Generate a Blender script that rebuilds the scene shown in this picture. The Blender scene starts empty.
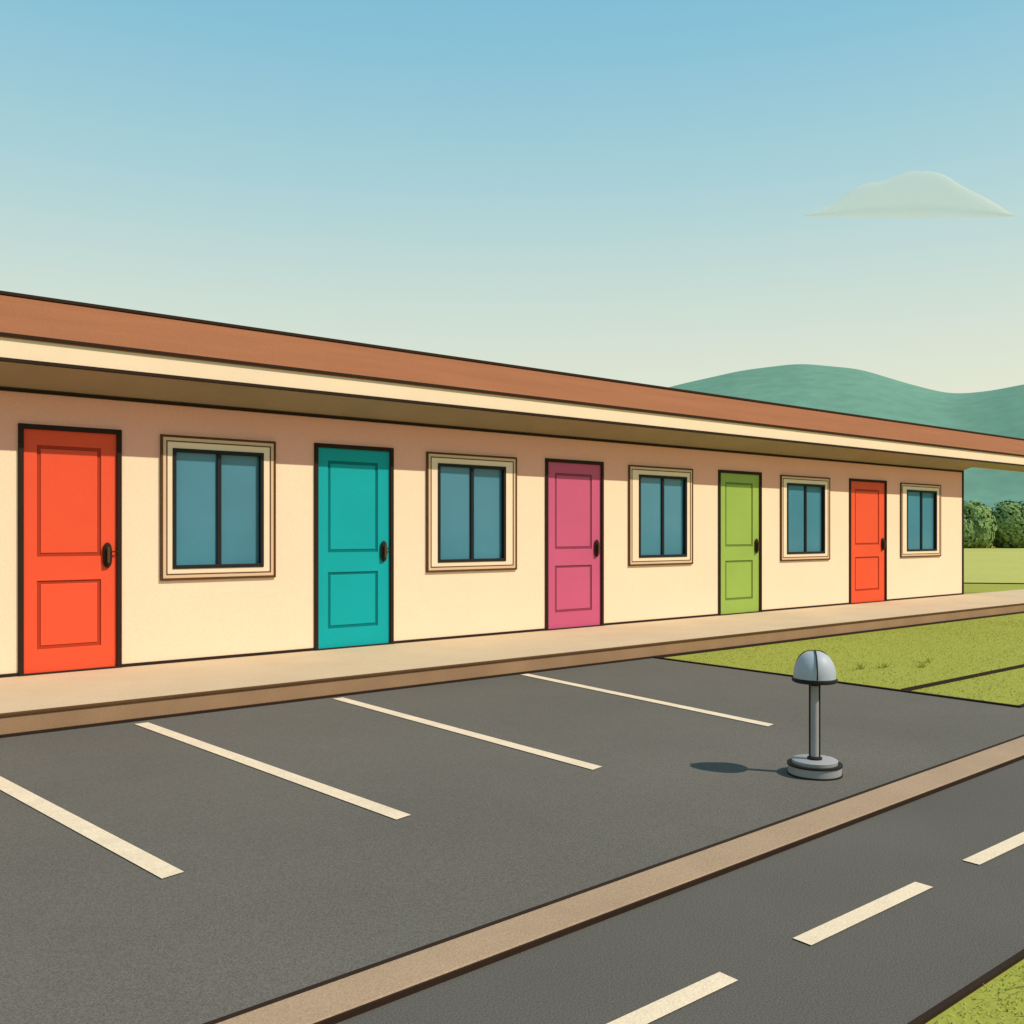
import bpy, bmesh, math, random
import numpy as np
from mathutils import Vector, noise
random.seed(7); np.random.seed(7)
scene=bpy.context.scene
col=scene.collection

# ---------------------------------------------------------------- materials
def mat(name,c,rough=0.7,var=0.12,scale=1.5,grain=0.08,gscale=120,bump=0.1,bscale=150,metal=0.0,spec=0.3,stretch=(1,1,1),c2=None):
    m=bpy.data.materials.new(name); m.use_nodes=True
    nt=m.node_tree; N=nt.nodes; L=nt.links
    b=N['Principled BSDF']
    b.inputs['Roughness'].default_value=rough
    b.inputs['Metallic'].default_value=metal
    b.inputs['Specular IOR Level'].default_value=spec
    geo=N.new('ShaderNodeNewGeometry')
    mp=N.new('ShaderNodeMapping'); mp.inputs['Scale'].default_value=stretch
    L.new(geo.outputs['Position'],mp.inputs['Vector'])
    n1=N.new('ShaderNodeTexNoise'); n1.inputs['Scale'].default_value=scale; n1.inputs['Detail'].default_value=6; n1.inputs['Roughness'].default_value=0.6
    n2=N.new('ShaderNodeTexNoise'); n2.inputs['Scale'].default_value=gscale; n2.inputs['Detail'].default_value=3
    L.new(mp.outputs[0],n1.inputs['Vector']); L.new(geo.outputs['Position'],n2.inputs['Vector'])
    r1=N.new('ShaderNodeMapRange'); r1.inputs['From Min'].default_value=0.3; r1.inputs['From Max'].default_value=0.7
    L.new(n1.outputs['Fac'],r1.inputs['Value'])
    mix=N.new('ShaderNodeMix'); mix.data_type='RGBA'
    if c2 is None: c2=tuple(x*(1-var*2) for x in c[:3])+(1,)
    mix.inputs['A'].default_value=c2; mix.inputs['B'].default_value=tuple(c[:3])+(1,)
    L.new(r1.outputs[0],mix.inputs['Factor'])
    r2=N.new('ShaderNodeMapRange'); r2.inputs['From Min'].default_value=0.3; r2.inputs['From Max'].default_value=0.7
    r2.inputs['To Min'].default_value=1-grain; r2.inputs['To Max'].default_value=1+grain
    L.new(n2.outputs['Fac'],r2.inputs['Value'])
    mul=N.new('ShaderNodeMix'); mul.data_type='RGBA'; mul.blend_type='MULTIPLY'; mul.inputs['Factor'].default_value=1
    L.new(mix.outputs['Result'],mul.inputs['A']); L.new(r2.outputs[0],mul.inputs['B'])
    L.new(mul.outputs['Result'],b.inputs['Base Color'])
    if bump>0:
        n3=N.new('ShaderNodeTexNoise'); n3.inputs['Scale'].default_value=bscale; n3.inputs['Detail'].default_value=4
        L.new(geo.outputs['Position'],n3.inputs['Vector'])
        bp=N.new('ShaderNodeBump'); bp.inputs['Strength'].default_value=bump; bp.inputs['Distance'].default_value=0.004
        L.new(n3.outputs['Fac'],bp.inputs['Height']); L.new(bp.outputs[0],b.inputs['Normal'])
    return m

M={}
M['wall']=mat('stucco_cream',(0.89,0.665,0.46),0.9,0.03,0.7,0.05,90,0.35,110,spec=0.15)
M['wallshade']=mat('stucco_eave_shade',(0.88,0.44,0.325),0.9,0.03,0.7,0.05,90,0.35,110,spec=0.15)  # rose tone of the eave shadow painted into the wall colour
M['trimcream']=mat('cream_paint',(0.89,0.67,0.46),0.6,0.03,2,0.03,100,0.1,spec=0.15)
M['trimtan']=mat('tan_paint',(0.72,0.47,0.29),0.6,0.03,2,0.03,100,0.1,spec=0.15)
M['dark']=mat('dark_brown_trim',(0.032,0.017,0.010),0.7,0.1,4,0.1,60,0.05,spec=0.1)
M['brown']=mat('brown_trim',(0.11,0.050,0.018),0.7,0.1,4,0.1,60,0.05,spec=0.1)
M['roof']=mat('terracotta_roof',(0.33,0.125,0.055),0.9,0.07,1.2,0.10,60,0.4,40,stretch=(0.5,3,3),spec=0.05)
M['soffit']=mat('soffit_olive',(0.37,0.28,0.175),0.8,0.06,2,0.05,80,0.1)
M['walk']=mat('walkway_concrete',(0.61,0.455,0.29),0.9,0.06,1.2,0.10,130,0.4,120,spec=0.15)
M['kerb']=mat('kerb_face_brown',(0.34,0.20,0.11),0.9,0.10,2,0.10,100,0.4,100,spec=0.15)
M['band']=mat('road_kerb_concrete',(0.40,0.265,0.165),0.9,0.07,2,0.14,140,0.5,120,spec=0.15)
M['asphalt']=mat('asphalt_lot',(0.143,0.126,0.104),0.95,0.08,0.45,0.30,170,0.5,130,spec=0.08)
M['road']=mat('asphalt_road',(0.124,0.110,0.093),0.95,0.08,0.6,0.30,190,0.5,140,spec=0.08)
M['paint']=mat('line_paint',(0.79,0.62,0.43),0.85,0.07,6,0.12,120,0.4,120,spec=0.1)
M['grass']=mat('ground_grass',(0.325,0.325,0.058),0.95,0.06,0.35,0.12,60,0.4,60,spec=0.05)
M['field']=mat('field_grass',(0.45,0.425,0.115),0.95,0.05,0.1,0.08,5,0.0,spec=0.05)
M['blade']=mat('grass_blades',(0.42,0.42,0.075),0.9,0.10,1.0,0.14,60,0.0,spec=0.05)
M['hill']=mat('hill_forest_haze',(0.150,0.290,0.215),1.0,0.05,0.012,0.08,0.12,0.0,spec=0.0)  # pale teal has distance haze painted into the base colour
M['leaf']=mat('tree_leaves',(0.25,0.36,0.125),0.9,0.18,0.6,0.18,3,0.0,spec=0.05)
M['metal']=mat('painted_grey_metal',(0.34,0.325,0.32),0.6,0.06,9,0.05,200,0.05,metal=0.1,spec=0.3)
M['dome']=mat('dome_frosted_glass',(0.40,0.42,0.455),0.5,0.05,9,0.03,200,0.0,metal=0.0,spec=0.35)
M['black']=mat('black_rubber',(0.015,0.014,0.013),0.6,0.1,8,0.1,100,0.05,spec=0.2)
M['glass']=mat('window_glass',(0.068,0.225,0.300),0.08,0.10,0.8,0.0,10,0.0,spec=0.35)
M['roofflat']=mat('flat_roof_felt',(0.2,0.17,0.15),0.95)

doorcols=[(0.82,0.085,0.030),(0.0,0.345,0.355),(0.56,0.095,0.185),(0.30,0.42,0.075),(0.80,0.085,0.025),(0.56,0.085,0.17)]
doorm=[];doord=[]
for i,c in enumerate(doorcols):
    doorm.append(mat('door_paint_%d'%i,c,0.55,0.04,1.5,0.04,90,0.08,90,spec=0.2))
    doord.append(mat('door_groove_%d'%i,tuple(x*0.5 for x in c),0.6,0.04,1.5,0.04,90,0.05,90,spec=0.1))

# ---------------------------------------------------------------- helpers
def link(o,parent=None):
    col.objects.link(o)
    if parent: o.parent=parent
    return o
def empty(name,loc=(0,0,0)):
    e=bpy.data.objects.new(name,None); e.location=loc; e.empty_display_size=0.3
    return link(e)
def mesh(name,verts,faces,m,parent=None,smooth=False):
    me=bpy.data.meshes.new(name); me.from_pydata(verts,[],faces); me.update()
    me.materials.append(m)
    if smooth:
        for p in me.polygons: p.use_smooth=True
    return link(bpy.data.objects.new(name,me),parent)
def boxes(name,lst,m,parent=None,bevel=0.0):
    V=[];F=[]
    for (x0,x1,y0,y1,z0,z1) in lst:
        k=len(V)
        V+=[(x0,y0,z0),(x1,y0,z0),(x1,y1,z0),(x0,y1,z0),(x0,y0,z1),(x1,y0,z1),(x1,y1,z1),(x0,y1,z1)]
        F+=[(k,k+3,k+2,k+1),(k+4,k+5,k+6,k+7),(k,k+1,k+5,k+4),(k+1,k+2,k+6,k+5),(k+2,k+3,k+7,k+6),(k+3,k,k+4,k+7)]
    o=mesh(name,V,F,m,parent)
    if bevel>0:
        b=o.modifiers.new('b','BEVEL'); b.width=bevel; b.segments=2; b.limit_method='ANGLE'
    return o
def ring(a,b,z0,z1,t,y0,y1):
    return [(a,a+t,y0,y1,z0,z1),(b-t,b,y0,y1,z0,z1),(a+t,b-t,y0,y1,z1-t,z1),(a+t,b-t,y0,y1,z0,z0+t)]
def sheet(name,pts,z,m,parent=None):
    return mesh(name,[(p[0],p[1],z) for p in pts],[tuple(range(len(pts)))],m,parent)
def fixn(o):
    bm=bmesh.new(); bm.from_mesh(o.data); bmesh.ops.recalc_face_normals(bm,faces=bm.faces); bm.to_mesh(o.data); bm.free()
def prism(name,prof,x0,x1,m,parent=None):
    n=len(prof)
    V=[(x0,p[0],p[1]) for p in prof]+[(x1,p[0],p[1]) for p in prof]
    F=[(i,(i+1)%n,n+(i+1)%n,n+i) for i in range(n)]+[tuple(range(n))[::-1],tuple(range(n,2*n))]
    o=mesh(name,V,F,m,parent); fixn(o)
    return o
def strip(name,near,far,z0,z1,m,parent=None,bevel=0):
    n=len(near); V=[]
    for (a,b) in zip(near,far):
        V+=[(a[0],a[1],z0),(b[0],b[1],z0),(b[0],b[1],z1),(a[0],a[1],z1)]
    F=[(0,1,2,3),(4*n-4,4*n-1,4*n-2,4*n-3)]
    for i in range(n-1):
        for k in range(4):
            a=4*i+k; b=4*i+(k+1)%4
            F.append((a,a+4,b+4,b))
    o=mesh(name,V,F,m,parent); fixn(o)
    if bevel>0:
        b=o.modifiers.new('b','BEVEL'); b.width=bevel; b.segments=2; b.limit_method='ANGLE'
    return o
def lathe(name,prof,cx,cy,m,parent=None,seg=64):
    V=[];F=[]
    n=len(prof)
    for j in range(seg):
        a=2*math.pi*j/seg
        for r,z in prof: V.append((cx+r*math.cos(a),cy+r*math.sin(a),z))
    for j in range(seg):
        k=(j+1)%seg
        for i in range(n-1): F.append((j*n+i,k*n+i,k*n+i+1,j*n+i+1))
    o=mesh(name,V,F,m,parent,True)
    try: o.data.set_sharp_from_angle(angle=math.radians(35))
    except Exception: pass
    return o

# ---------------------------------------------------------------- ground
sheet('ground',[(-2500,-2500),(2500,-2500),(2500,2500),(-2500,2500)],0.0,M['grass'])
sheet('field',[(19.5,16.0),(25.2,12.0),(28,8.8),(60,5),(260,-60),(260,320),(-60,320),(-60,60),(15,30)],0.004,M['field'])
strip('field_edging',[(19.5,15.96),(25.2,11.96),(28,8.76),(60,4.96)],[(19.5,16.04),(25.2,12.04),(28,8.84),(60,5.04)],0,0.03,M['brown'])
KX=[-14,0,10,40]; KN=[2.29,2.29,2.56,2.56]; KF=[2.45,2.45,2.79,2.79]
sheet('parking_lot',[(-14,2.40),(0,2.40),(10,2.70),(30,2.70),(30,3.185),(7.6,3.185),(7.6,6.93),(-14,6.93)],0.008,M['asphalt'])
sheet('road',[(-40,1.32),(60,1.32),(60,2.60),(10,2.60),(0,2.33),(-40,2.33)],0.005,M['road'])
PL=[(3.69,1.322,6.80,0.965),(3.76,2.429,6.80,2.205),(3.85,3.785,6.83,3.77),(3.95,5.56,6.87,5.77),(3.6,0.25,6.8,-0.3),(3.5,-0.9,6.8,-1.6)]
V=[];F=[]
for dn,sn,df,sf in PL:
    k=len(V); w=0.047; z=0.0125
    V+=[(sn-w,dn,z),(sn+w,dn+0.02,z),(sf+w,df,z),(sf-w,df,z)]; F.append((k,k+1,k+2,k+3))
mesh('parking_line_markings',V,F,M['paint'])
V=[];F=[]
s=1.52-1.18*6
while s<30:
    k=len(V); z=0.0095
    V+=[(s,1.768,z),(s+0.80,1.768,z),(s+0.80,1.838,z),(s,1.838,z)]; F.append((k,k+1,k+2,k+3)); s+=1.18
mesh('road_dash_markings',V,F,M['paint'])
rk=empty('road_kerb')
P=lambda Y,o: [(x,y+o) for x,y in zip(KX,Y)]
strip('kerb_band',P(KN,0),P(KF,0),-0.05,0.026,M['band'],rk,0.004)
strip('joint_far',P(KF,0.002),P(KF,0.024),-0.02,0.024,M['dark'],rk)
strip('joint_near',P(KN,-0.012),P(KN,-0.002),-0.02,0.023,M['dark'],rk)
boxes('lawn_edging',[(7.6,7.63,3.190,6.925,-0.02,0.022),(7.6,30,3.158,3.188,-0.02,0.022),(7.635,22,4.115,4.135,-0.02,0.028)],M['dark'])
boxes('road_edge_joint',[(-14,40,1.298,1.318,-0.02,0.012)],M['dark'])

wk=empty('walkway')
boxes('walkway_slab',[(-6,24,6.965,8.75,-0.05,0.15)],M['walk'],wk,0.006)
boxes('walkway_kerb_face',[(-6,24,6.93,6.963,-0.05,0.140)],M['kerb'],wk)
boxes('walkway_edge_line',[(-6,24,6.920,6.972,0.140,0.158)],M['brown'],wk,0.003)
boxes('walkway_base_joint',[(-6,24,6.900,6.928,0.0,0.026)],M['dark'],wk)

# ---------------------------------------------------------------- motel
mo=empty('motel_building')
FY=8.75; Z0=0.15; ZT=2.545; ZSH=2.030  # last height is the lower edge of the painted eave shade
doors=[(1.830,2.665),(4.559,5.500),(7.682,8.678),(11.012,12.035),(14.461,15.645),(-1.15,-0.25)]
wins=[(3.006,4.133),(5.928,7.221),(9.143,10.436),(12.518,13.867),(16.122,17.587),(0.2,1.35)]
winner=[(3.116,4.007),(6.077,7.053),(9.333,10.308),(12.676,13.722),(16.331,17.43),(0.33,1.22)]
DZ=2.262; WZ0=1.014; WZ1=2.127
ops=sorted([(a,b,Z0,DZ) for a,b in doors]+[(a,b,WZ0,WZ1) for a,b in winner])
x=-2.2; L=[];U=[]
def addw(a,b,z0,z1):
    if z0<ZSH: L.append((a,b,FY,FY+0.2,z0,min(z1,ZSH)))
    if z1>ZSH: U.append((a,b,FY,FY+0.2,max(z0,ZSH),z1))
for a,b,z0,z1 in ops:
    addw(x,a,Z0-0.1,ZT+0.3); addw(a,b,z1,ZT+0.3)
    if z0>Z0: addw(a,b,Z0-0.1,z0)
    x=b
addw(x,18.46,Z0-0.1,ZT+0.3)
boxes('front_wall',L,M['wall'],mo)
boxes('front_wall_eave_shade',U,M['wallshade'],mo)  # wall above the shadow edge, coloured as eave shade
boxes('side_and_back_walls',[(-2.2,-2.0,8.95,14.0,0,3.2),(18.26,18.46,8.95,14.0,0,3.2),(-2.0,18.26,13.8,14.0,0,3.2)],M['wall'],mo)
boxes('corner_trim',[(18.462,18.50,8.732,8.80,0.15,2.60)],M['dark'],mo)
ds=sorted(doors)
boxes('wall_base_trim',[(a,b,FY-0.014,FY-0.001,0.151,0.178) for a,b in zip([-2.2]+[d[1] for d in ds],[d[0] for d in ds]+[18.46])],M['dark'],mo)
boxes('wall_top_trim',[(-2.2,18.46,FY-0.022,FY-0.001,2.522,2.548)],M['dark'],mo)
boxes('interior_back',[(-2.0,18.26,9.6,9.65,0,3.0)],M['dark'],mo)

order=['orange_door','teal_door','pink_door','green_door','orange_door','pink_door']
for i,(a,b) in enumerate(doors):
    nm=order[i]
    w=b-a; t=0.042
    boxes(nm+'_frame',[(a,a+t,FY-0.02,FY+0.06,Z0,DZ),(b-t,b,FY-0.02,FY+0.06,Z0,DZ),(a+t,b-t,FY-0.02,FY+0.06,DZ-t,DZ)],M['dark'],mo,0.004)
    A=a+t;B=b-t; Y=FY+0.004
    pl=A+0.125*w; pr=B-0.155*w
    pz=[(0.36,0.94),(1.145,2.09)]
    L=[(A,pl,Y,Y+0.04,Z0+0.01,DZ-t),(pr,B,Y,Y+0.04,Z0+0.01,DZ-t)]
    zs=[Z0+0.01,pz[0][0],pz[0][1],pz[1][0],pz[1][1],DZ-t]
    for j in (0,2,4): L.append((pl,pr,Y,Y+0.04,zs[j],zs[j+1]))
    boxes(nm+'_slab',L,doorm[i],mo)
    for (z0,z1) in pz:
        g=0.030
        boxes(nm+'_panel_groove',[(pl,pr,Y+0.010,Y+0.04,z0,z1)],doord[i],mo)
        boxes(nm+'_panel',[(pl+g,pr-g,Y+0.004,Y+0.010,z0+g,z1-g)],doorm[i],mo,0.003)
    boxes(nm+'_threshold',[(a,b,FY-0.03,FY+0.06,Z0-0.02,Z0+0.014)],M['dark'],mo,0.003)
    hx=B-0.080; hz=1.15
    bm=bmesh.new()
    bmesh.ops.create_uvsphere(bm,u_segments=20,v_segments=12,radius=1)
    for v in bm.verts: v.co=Vector((hx+v.co.x*0.040,Y-0.016+v.co.y*0.016,hz+math.copysign(abs(v.co.z)**0.6,v.co.z)*0.112))
    me=bpy.data.meshes.new('h'); bm.to_mesh(me); bm.free(); me.materials.append(M['dark'])
    for p in me.polygons: p.use_smooth=True
    link(bpy.data.objects.new(nm+'_handle_plate',me),mo)
    boxes(nm+'_handle_grip',[(hx-0.012,hx+0.012,Y-0.056,Y-0.042,hz-0.07,hz+0.07),(hx-0.009,hx+0.009,Y-0.043,Y-0.01,hz-0.066,hz-0.046),(hx-0.009,hx+0.009,Y-0.043,Y-0.01,hz+0.046,hz+0.066)],M['brown'],mo,0.005)
    boxes(nm+'_latch_pin',[(hx+0.036,hx+0.085,FY-0.034,FY-0.022,hz+0.024,hz+0.036)],M['dark'],mo,0.003)

for i,((a,b),(c,d)) in enumerate(zip(wins,winner)):
    z0=1.345-0.437; z1=1.345+0.902
    t=0.022
    boxes('window_outer_trim',ring(a,b,z0,z1,t,FY-0.024,FY-0.001),M['brown'],mo,0.003)
    t2=0.030
    boxes('window_tan_ring',ring(a+t,b-t,z0+t,z1-t,t2,FY-0.018,FY-0.001),M['trimtan'],mo)
    t3=0.010; q=t+t2
    boxes('window_inner_bead',ring(a+q,b-q,z0+q,z1-q,t3,FY-0.021,FY-0.001),M['brown'],mo)
    q+=t3
    y0=FY-0.016;y1=FY-0.001
    boxes('window_surround',[(a+q,c,y0,y1,z0+q,z1-q),(d,b-q,y0,y1,z0+q,z1-q),(c,d,y0,y1,WZ1,z1-q),(c,d,y0,y1,z0+q,WZ0)],M['trimcream'],mo)
    f=0.034; y0=FY-0.024;y1=FY+0.05
    mx=(c+d)/2
    boxes('window_frame',[(c,c+f,y0,y1,WZ0,WZ1),(d-f,d,y0,y1,WZ0,WZ1),(c+f,d-f,y0,y1,WZ1-f,WZ1),(c+f,d-f,y0,y1,WZ0,WZ0+f),
        (mx-f*0.6,mx+f*0.6,y0+0.01,y1-0.01,WZ0+f,WZ1-f)],M['black'],mo,0.003)
    boxes('window_glass',[(c+f,mx-f*0.6,FY+0.010,FY+0.018,WZ0+f,WZ1-f),(mx+f*0.6,d-f,FY+0.026,FY+0.034,WZ0+f,WZ1-f)],M['glass'],mo)

XE=22.7
prism('roof_slope',[(8.235,2.893),(9.2,3.42),(9.2,3.30),(8.30,2.80)],-2.6,XE,M['roof'],mo)
boxes('ridge_cap',[(-2.6,XE,9.165,9.26,3.413,3.445)],M['dark'],mo,0.004)
boxes('fascia',[(-2.6,XE,8.25,8.28,2.716,2.880)],M['trimcream'],mo)
boxes('drip_edge',[(-2.6,XE,8.222,8.262,2.882,2.906)],M['dark'],mo)
boxes('fascia_bottom_bead',[(-2.6,XE,8.236,8.285,2.688,2.714)],M['dark'],mo)
prism('soffit',[(8.286,2.705),(8.749,2.551),(8.749,2.60),(8.286,2.74)],-2.6,18.46,M['soffit'],mo)
prism('canopy_soffit',[(8.286,2.705),(9.1,2.705),(9.1,2.74),(8.286,2.74)],18.505,XE-0.05,M['soffit'],mo)
boxes('canopy_back_board',[(18.5,XE-0.05,9.1,9.13,2.69,3.36)],M['trimcream'],mo)
boxes('canopy_end_board',[(XE-0.048,XE-0.02,8.30,9.1,2.69,2.84)],M['trimcream'],mo)
boxes('flat_roof',[(-2.6,18.46,9.2,14.3,3.25,3.40)],M['roofflat'],mo)
boxes('canopy_post',[(22.35,22.45,8.55,8.65,0.15,2.70)],M['dark'],mo,0.01)

# ---------------------------------------------------------------- bollard lamp
bl=empty('bollard_lamp',(0,0,0))
cx,cy=4.636,3.015; g=0.008
lathe('base_foot_ring',[(0,g-0.01),(0.148,g-0.01),(0.148,g+0.009),(0,g+0.009)],cx,cy,M['black'],bl)
lathe('base_lower',[(0,g+0.009),(0.142,g+0.009),(0.143,g+0.052),(0,g+0.052)],cx,cy,M['metal'],bl)
lathe('base_seam_ring',[(0,g+0.052),(0.148,g+0.052),(0.148,g+0.062),(0,g+0.062)],cx,cy,M['black'],bl)
lathe('base_upper',[(0,g+0.062),(0.122,g+0.062),(0.124,g+0.080),(0.118,g+0.084),(0,g+0.084)],cx,cy,M['metal'],bl)
lathe('pole_collar',[(0,g+0.084),(0.040,g+0.084),(0.040,g+0.094),(0.026,g+0.1),(0,g+0.1)],cx,cy,M['black'],bl)
lathe('pole',[(0.0,0.08),(0.023,0.08),(0.023,0.52),(0,0.52)],cx,cy,M['metal'],bl,32)
view=math.atan2(-cy,-cx)
for k in (1,-1):
    a=view+k*math.radians(92)
    lathe('pole_rib',[(0,0.095),(0.0080,0.095),(0.0080,0.52),(0,0.52)],cx+0.023*math.cos(a),cy+0.023*math.sin(a),M['black'],bl,12)
lathe('head_neck',[(0,0.500),(0.032,0.500),(0.040,0.520),(0,0.525)],cx,cy,M['black'],bl)
lathe('head_rim',[(0,0.518),(0.112,0.518),(0.122,0.524),(0.122,0.538),(0.113,0.543),(0,0.543)],cx,cy,M['black'],bl)
prof=[(0.114,0.542)]
for i in range(1,17):
    a=math.pi/2*i/16
    prof.append((0.114*math.cos(a)**0.85 if i<16 else 0.0,0.552+0.138*math.sin(a)))
lathe('dome',prof,cx,cy,M['dome'],bl)
for ang in (-20,100,220):
    a=math.radians(ang); V=[];F=[]
    for r,z in prof:
        rr=r+0.0025; zz=z+0.0025
        t=(-math.sin(a)*0.0035,math.cos(a)*0.0035)
        V.append((cx+rr*math.cos(a)+t[0],cy+rr*math.sin(a)+t[1],zz)); V.append((cx+rr*math.cos(a)-t[0],cy+rr*math.sin(a)-t[1],zz))
    for i in range(len(prof)-1): F.append((2*i,2*i+1,2*i+3,2*i+2))
    o=mesh('dome_rib',V,F,M['black'],bl); sm=o.modifiers.new('s','SOLIDIFY'); sm.thickness=0.004

# ---------------------------------------------------------------- grass blades
def blades(n,x0,x1,y0,y1,hmin,hmax,w):
    x=np.random.uniform(x0,x1,n); y=np.random.uniform(y0,y1,n)
    h=np.random.uniform(hmin,hmax,n); a=np.random.uniform(0,2*np.pi,n)
    lx=np.random.normal(0,0.8,n)*h; ly=np.random.normal(0,0.8,n)*h
    dx=np.cos(a)*w; dy=np.sin(a)*w
    P=np.stack([np.stack([x-dx,y-dy,np.zeros(n)],1),np.stack([x+dx,y+dy,np.zeros(n)],1),np.stack([x+lx,y+ly,h],1)],1)
    return P.reshape(-1,3)
Pb=np.concatenate([blades(20000,7.66,15,3.22,6.86,0.005,0.014,0.004),
                  blades(9000,15,23,3.22,6.86,0.005,0.014,0.006),
                  blades(20000,1.5,6.5,0.55,1.285,0.004,0.014,0.0022)])
for (tx,ty) in [(8.6,5.1),(8.9,5.0),(9.6,4.9),(9.2,4.75),(3.05,1.18),(3.3,1.1)]:
    q=blades(24,tx-0.07,tx+0.07,ty-0.03,ty+0.03,0.04,0.09,0.005); Pb=np.concatenate([Pb,q])
me=bpy.data.meshes.new('grass'); nf=len(Pb)//3
me.vertices.add(len(Pb)); me.vertices.foreach_set('co',Pb.ravel())
me.loops.add(len(Pb)); me.loops.foreach_set('vertex_index',np.arange(len(Pb)))
me.polygons.add(nf); me.polygons.foreach_set('loop_start',np.arange(0,len(Pb),3)); me.polygons.foreach_set('loop_total',np.full(nf,3))
me.update(calc_edges=True); me.materials.append(M['blade'])
link(bpy.data.objects.new('grass',me))

# ---------------------------------------------------------------- distant trees
V=[];F=[]
def crown(cx,cy,rx,h,n):
    for _ in range(n):
        d=Vector((random.gauss(0,1),random.gauss(0,1),random.gauss(0,1))).normalized()
        r=random.uniform(0.72,1.0)*(1+0.22*noise.noise(d*2.3+Vector((cx,cy,0))))
        p=Vector((cx+d.x*r*rx,cy+d.y*r*rx,h*0.42+d.z*r*h*0.58))
        if p.z<0: continue
        a=(d*2.2+Vector((random.gauss(0,.4),random.gauss(0,.4),random.gauss(0,.4)))).normalized(); b=a.orthogonal().normalized()
        s=random.uniform(0.12,0.24); k=len(V)
        c=a.cross(b)
        V.extend([tuple(p+b*s),tuple(p+c*s*0.7),tuple(p-b*s),tuple(p-c*s*0.7)]); F.append((k,k+1,k+2,k+3))
ox,oy=53.8,65.8
t=22
while t<90:
    hh=random.uniform(2.7,3.4); rr=random.uniform(1.6,2.4)
    if abs(t-42.5)<1.5: hh=4.3
    crown(ox+0.7739*t+random.uniform(-1,1),oy-0.6333*t+random.uniform(-1,1),rr,hh,3200)
    t+=random.uniform(1.4,2.1)
mesh('distant_trees',V,F,M['leaf'])

# ---------------------------------------------------------------- hills
ctrl=[(-60,60),(-45,62),(-25,50),(-10,68),(0,80),(5.3,92),(10,106),(13.5,113),(16.9,115.5),(20.1,110),(22.7,98),(24.8,90),(26.7,91),(28.3,94.5),(34,104),(42,90),(55,62),(70,80),(85,50)]
ca=[c[0] for c in ctrl]; ch=[c[1] for c in ctrl]
azs=np.linspace(-60,85,580)
hs=np.interp(azs,ca,ch)
ker=np.hanning(13); ker/=ker.sum(); hs=np.convolve(np.pad(hs,6,mode='edge'),ker,mode='valid')
V=[];F=[]; rows=40
for j in range(rows):
    f=j/(rows-1); R=330+ f*520
    tt=min(1,(R-330)/370.0)
    prof_=math.sin(tt*math.pi/2)**1.25 if R<=700 else math.cos((R-700)/150*math.pi/2*0.9)
    for a,h in zip(azs,hs):
        th=math.radians(a+39.29)
        x=R*math.sin(th); y=R*math.cos(th)
        nz=noise.noise(Vector((x*0.009,y*0.009,0)))*4*math.sin(math.pi*tt)
        V.append((x,y,h*prof_+nz-1.0))
n=len(azs)
for j in range(rows-1):
    for i in range(n-1): F.append((j*n+i,j*n+i+1,(j+1)*n+i+1,(j+1)*n+i))
mesh('hills',V,F,M['hill'],None,True)

# ---------------------------------------------------------------- cloud : thin flat-bottomed veil
base=Vector((1149,610,402)); ax=Vector((0.7739,-0.6333,0)); ay=Vector((0.6333,0.7739,0))
cxs=[-136,-122,-104,-86,-66,-50,-38,-24,-6,10,28,46,58,76,96,116,134]; chs=[1,6,12,24,38,42,43,48,55,57,56,51,42,32,22,10,1]
V=[];F=[];nu=120;nv=24
for i in range(nu+1):
    px=-134+267*i/nu
    h2=float(np.mean([np.interp(px+q,cxs,chs) for q in (-6,-3,0,3,6)]))
    e=max(0.0,math.sin(math.pi*i/nu))**0.35
    for j in range(nv):
        a=2*math.pi*j/nv
        yy=math.cos(a)*9*e; zz=math.sin(a)
        zz=zz*h2*min(1,e*1.6) if zz>0 else zz*0.8*e
        V.append(tuple(base+ax*px+ay*yy+Vector((0,0,zz))))
for i in range(nu):
    for j in range(nv): F.append((i*nv+j,(i+1)*nv+j,(i+1)*nv+(j+1)%nv,i*nv+(j+1)%nv))
cm=bpy.data.materials.new('cloud_vapour'); cm.use_nodes=True; nt=cm.node_tree; nt.nodes.clear()
NN=nt.nodes.new
o_=NN('ShaderNodeOutputMaterial'); mx=NN('ShaderNodeMixShader'); tr=NN('ShaderNodeBsdfTransparent'); di=NN('ShaderNodeBsdfDiffuse')
tl=NN('ShaderNodeBsdfTranslucent'); m2=NN('ShaderNodeMixShader')
di.inputs['Color'].default_value=(0.92,0.88,0.74,1); tl.inputs['Color'].default_value=(0.92,0.88,0.74,1); m2.inputs['Fac'].default_value=0.2
ge=NN('ShaderNodeNewGeometry'); nz=NN('ShaderNodeTexNoise'); nz.inputs['Scale'].default_value=0.015; nz.inputs['Detail'].default_value=3
mr=NN('ShaderNodeMapRange'); mr.inputs['From Min'].default_value=0.3; mr.inputs['From Max'].default_value=0.7; mr.inputs['To Min'].default_value=0.17; mr.inputs['To Max'].default_value=0.25
nt.links.new(ge.outputs['Position'],nz.inputs['Vector']); nt.links.new(nz.outputs['Fac'],mr.inputs['Value']); nt.links.new(mr.outputs[0],mx.inputs['Fac'])
nt.links.new(di.outputs[0],m2.inputs[1]); nt.links.new(tl.outputs[0],m2.inputs[2])
nt.links.new(tr.outputs[0],mx.inputs[1]); nt.links.new(m2.outputs[0],mx.inputs[2]); nt.links.new(mx.outputs[0],o_.inputs['Surface'])
o=mesh('cloud',V,F,cm,None,True); fixn(o)

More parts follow.
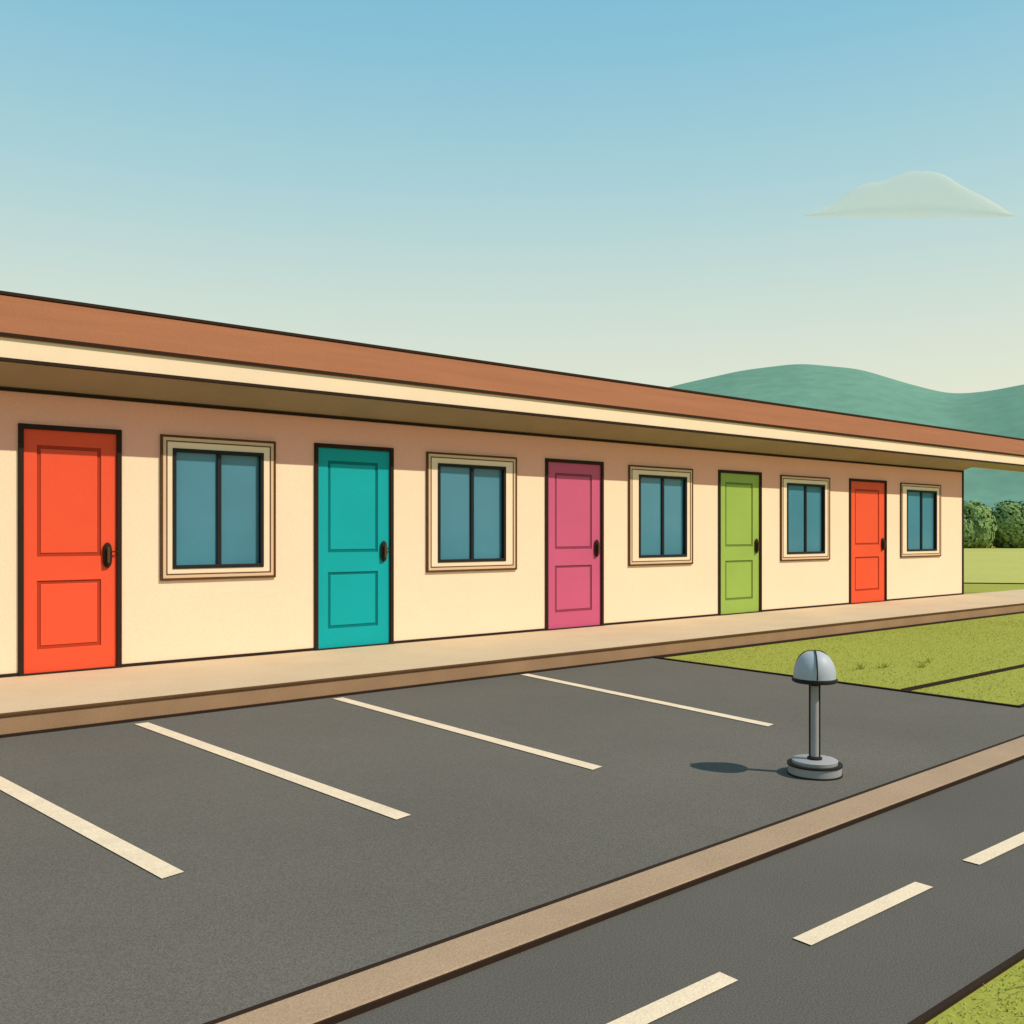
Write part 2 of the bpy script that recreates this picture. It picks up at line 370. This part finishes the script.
# ---------------------------------------------------------------- light
EL=math.radians(47)
sd=Vector((0.549,-0.836,0))*math.cos(EL)+Vector((0,0,math.sin(EL)))
su=bpy.data.lights.new('sun','SUN'); su.energy=4.2; su.angle=math.radians(0.5); su.color=(1.0,0.90,0.77)
so=bpy.data.objects.new('sun',su); so.rotation_euler=(-sd).to_track_quat('-Z','Y').to_euler(); so.location=(5,-10,20); link(so)
w=bpy.data.worlds.new('World'); scene.world=w; w.use_nodes=True
nt=w.node_tree; N=nt.nodes; Lk=nt.links
bg=N['Background']; bg.inputs['Strength'].default_value=0.13
sk=N.new('ShaderNodeTexSky'); sk.sky_type='NISHITA'; sk.sun_disc=False; sk.sun_elevation=EL; sk.sun_rotation=math.atan2(0.549,-0.836)
sk.air_density=1.0; sk.dust_density=1.5; sk.ozone_density=1.0
tc=N.new('ShaderNodeTexCoord'); sx=N.new('ShaderNodeSeparateXYZ'); Lk.new(tc.outputs['Generated'],sx.inputs[0])
cr=N.new('ShaderNodeValToRGB'); Lk.new(sx.outputs['Z'],cr.inputs['Fac'])
E=cr.color_ramp.elements
stops=[(0.0,(0.88,0.83,0.62)),(0.13,(0.82,0.83,0.64)),(0.22,(0.67,0.78,0.67)),(0.34,(0.43,0.68,0.71)),(0.46,(0.26,0.57,0.715)),(0.52,(0.22,0.53,0.70)),(1.0,(0.13,0.36,0.60))]
E[0].position=0; E[0].color=stops[0][1]+(1,); E[1].position=1; E[1].color=stops[-1][1]+(1,)
for p,c in stops[1:-1]:
    e=E.new(p); e.color=c+(1,)
sc=N.new('ShaderNodeVectorMath'); sc.operation='SCALE'; sc.inputs['Scale'].default_value=1/0.13
Lk.new(cr.outputs['Color'],sc.inputs[0])
mxw=N.new('ShaderNodeMix'); mxw.data_type='RGBA'; mxw.inputs['Factor'].default_value=0.88
Lk.new(sk.outputs[0],mxw.inputs['A']); Lk.new(sc.outputs[0],mxw.inputs['B']); Lk.new(mxw.outputs['Result'],bg.inputs['Color'])

# ---------------------------------------------------------------- camera
cd=bpy.data.cameras.new('camera'); cam=bpy.data.objects.new('camera',cd); link(cam)
cam.location=(0,0,1.345); cam.rotation_euler=(math.radians(90),0,-math.atan2(950,1161))
cd.sensor_width=36; cd.lens=950/1024*36; cd.shift_y=21/1024; cd.clip_end=6000; cd.clip_start=0.05
scene.camera=cam
scene.view_settings.view_transform='Standard'; scene.view_settings.look='None'; scene.view_settings.exposure=0
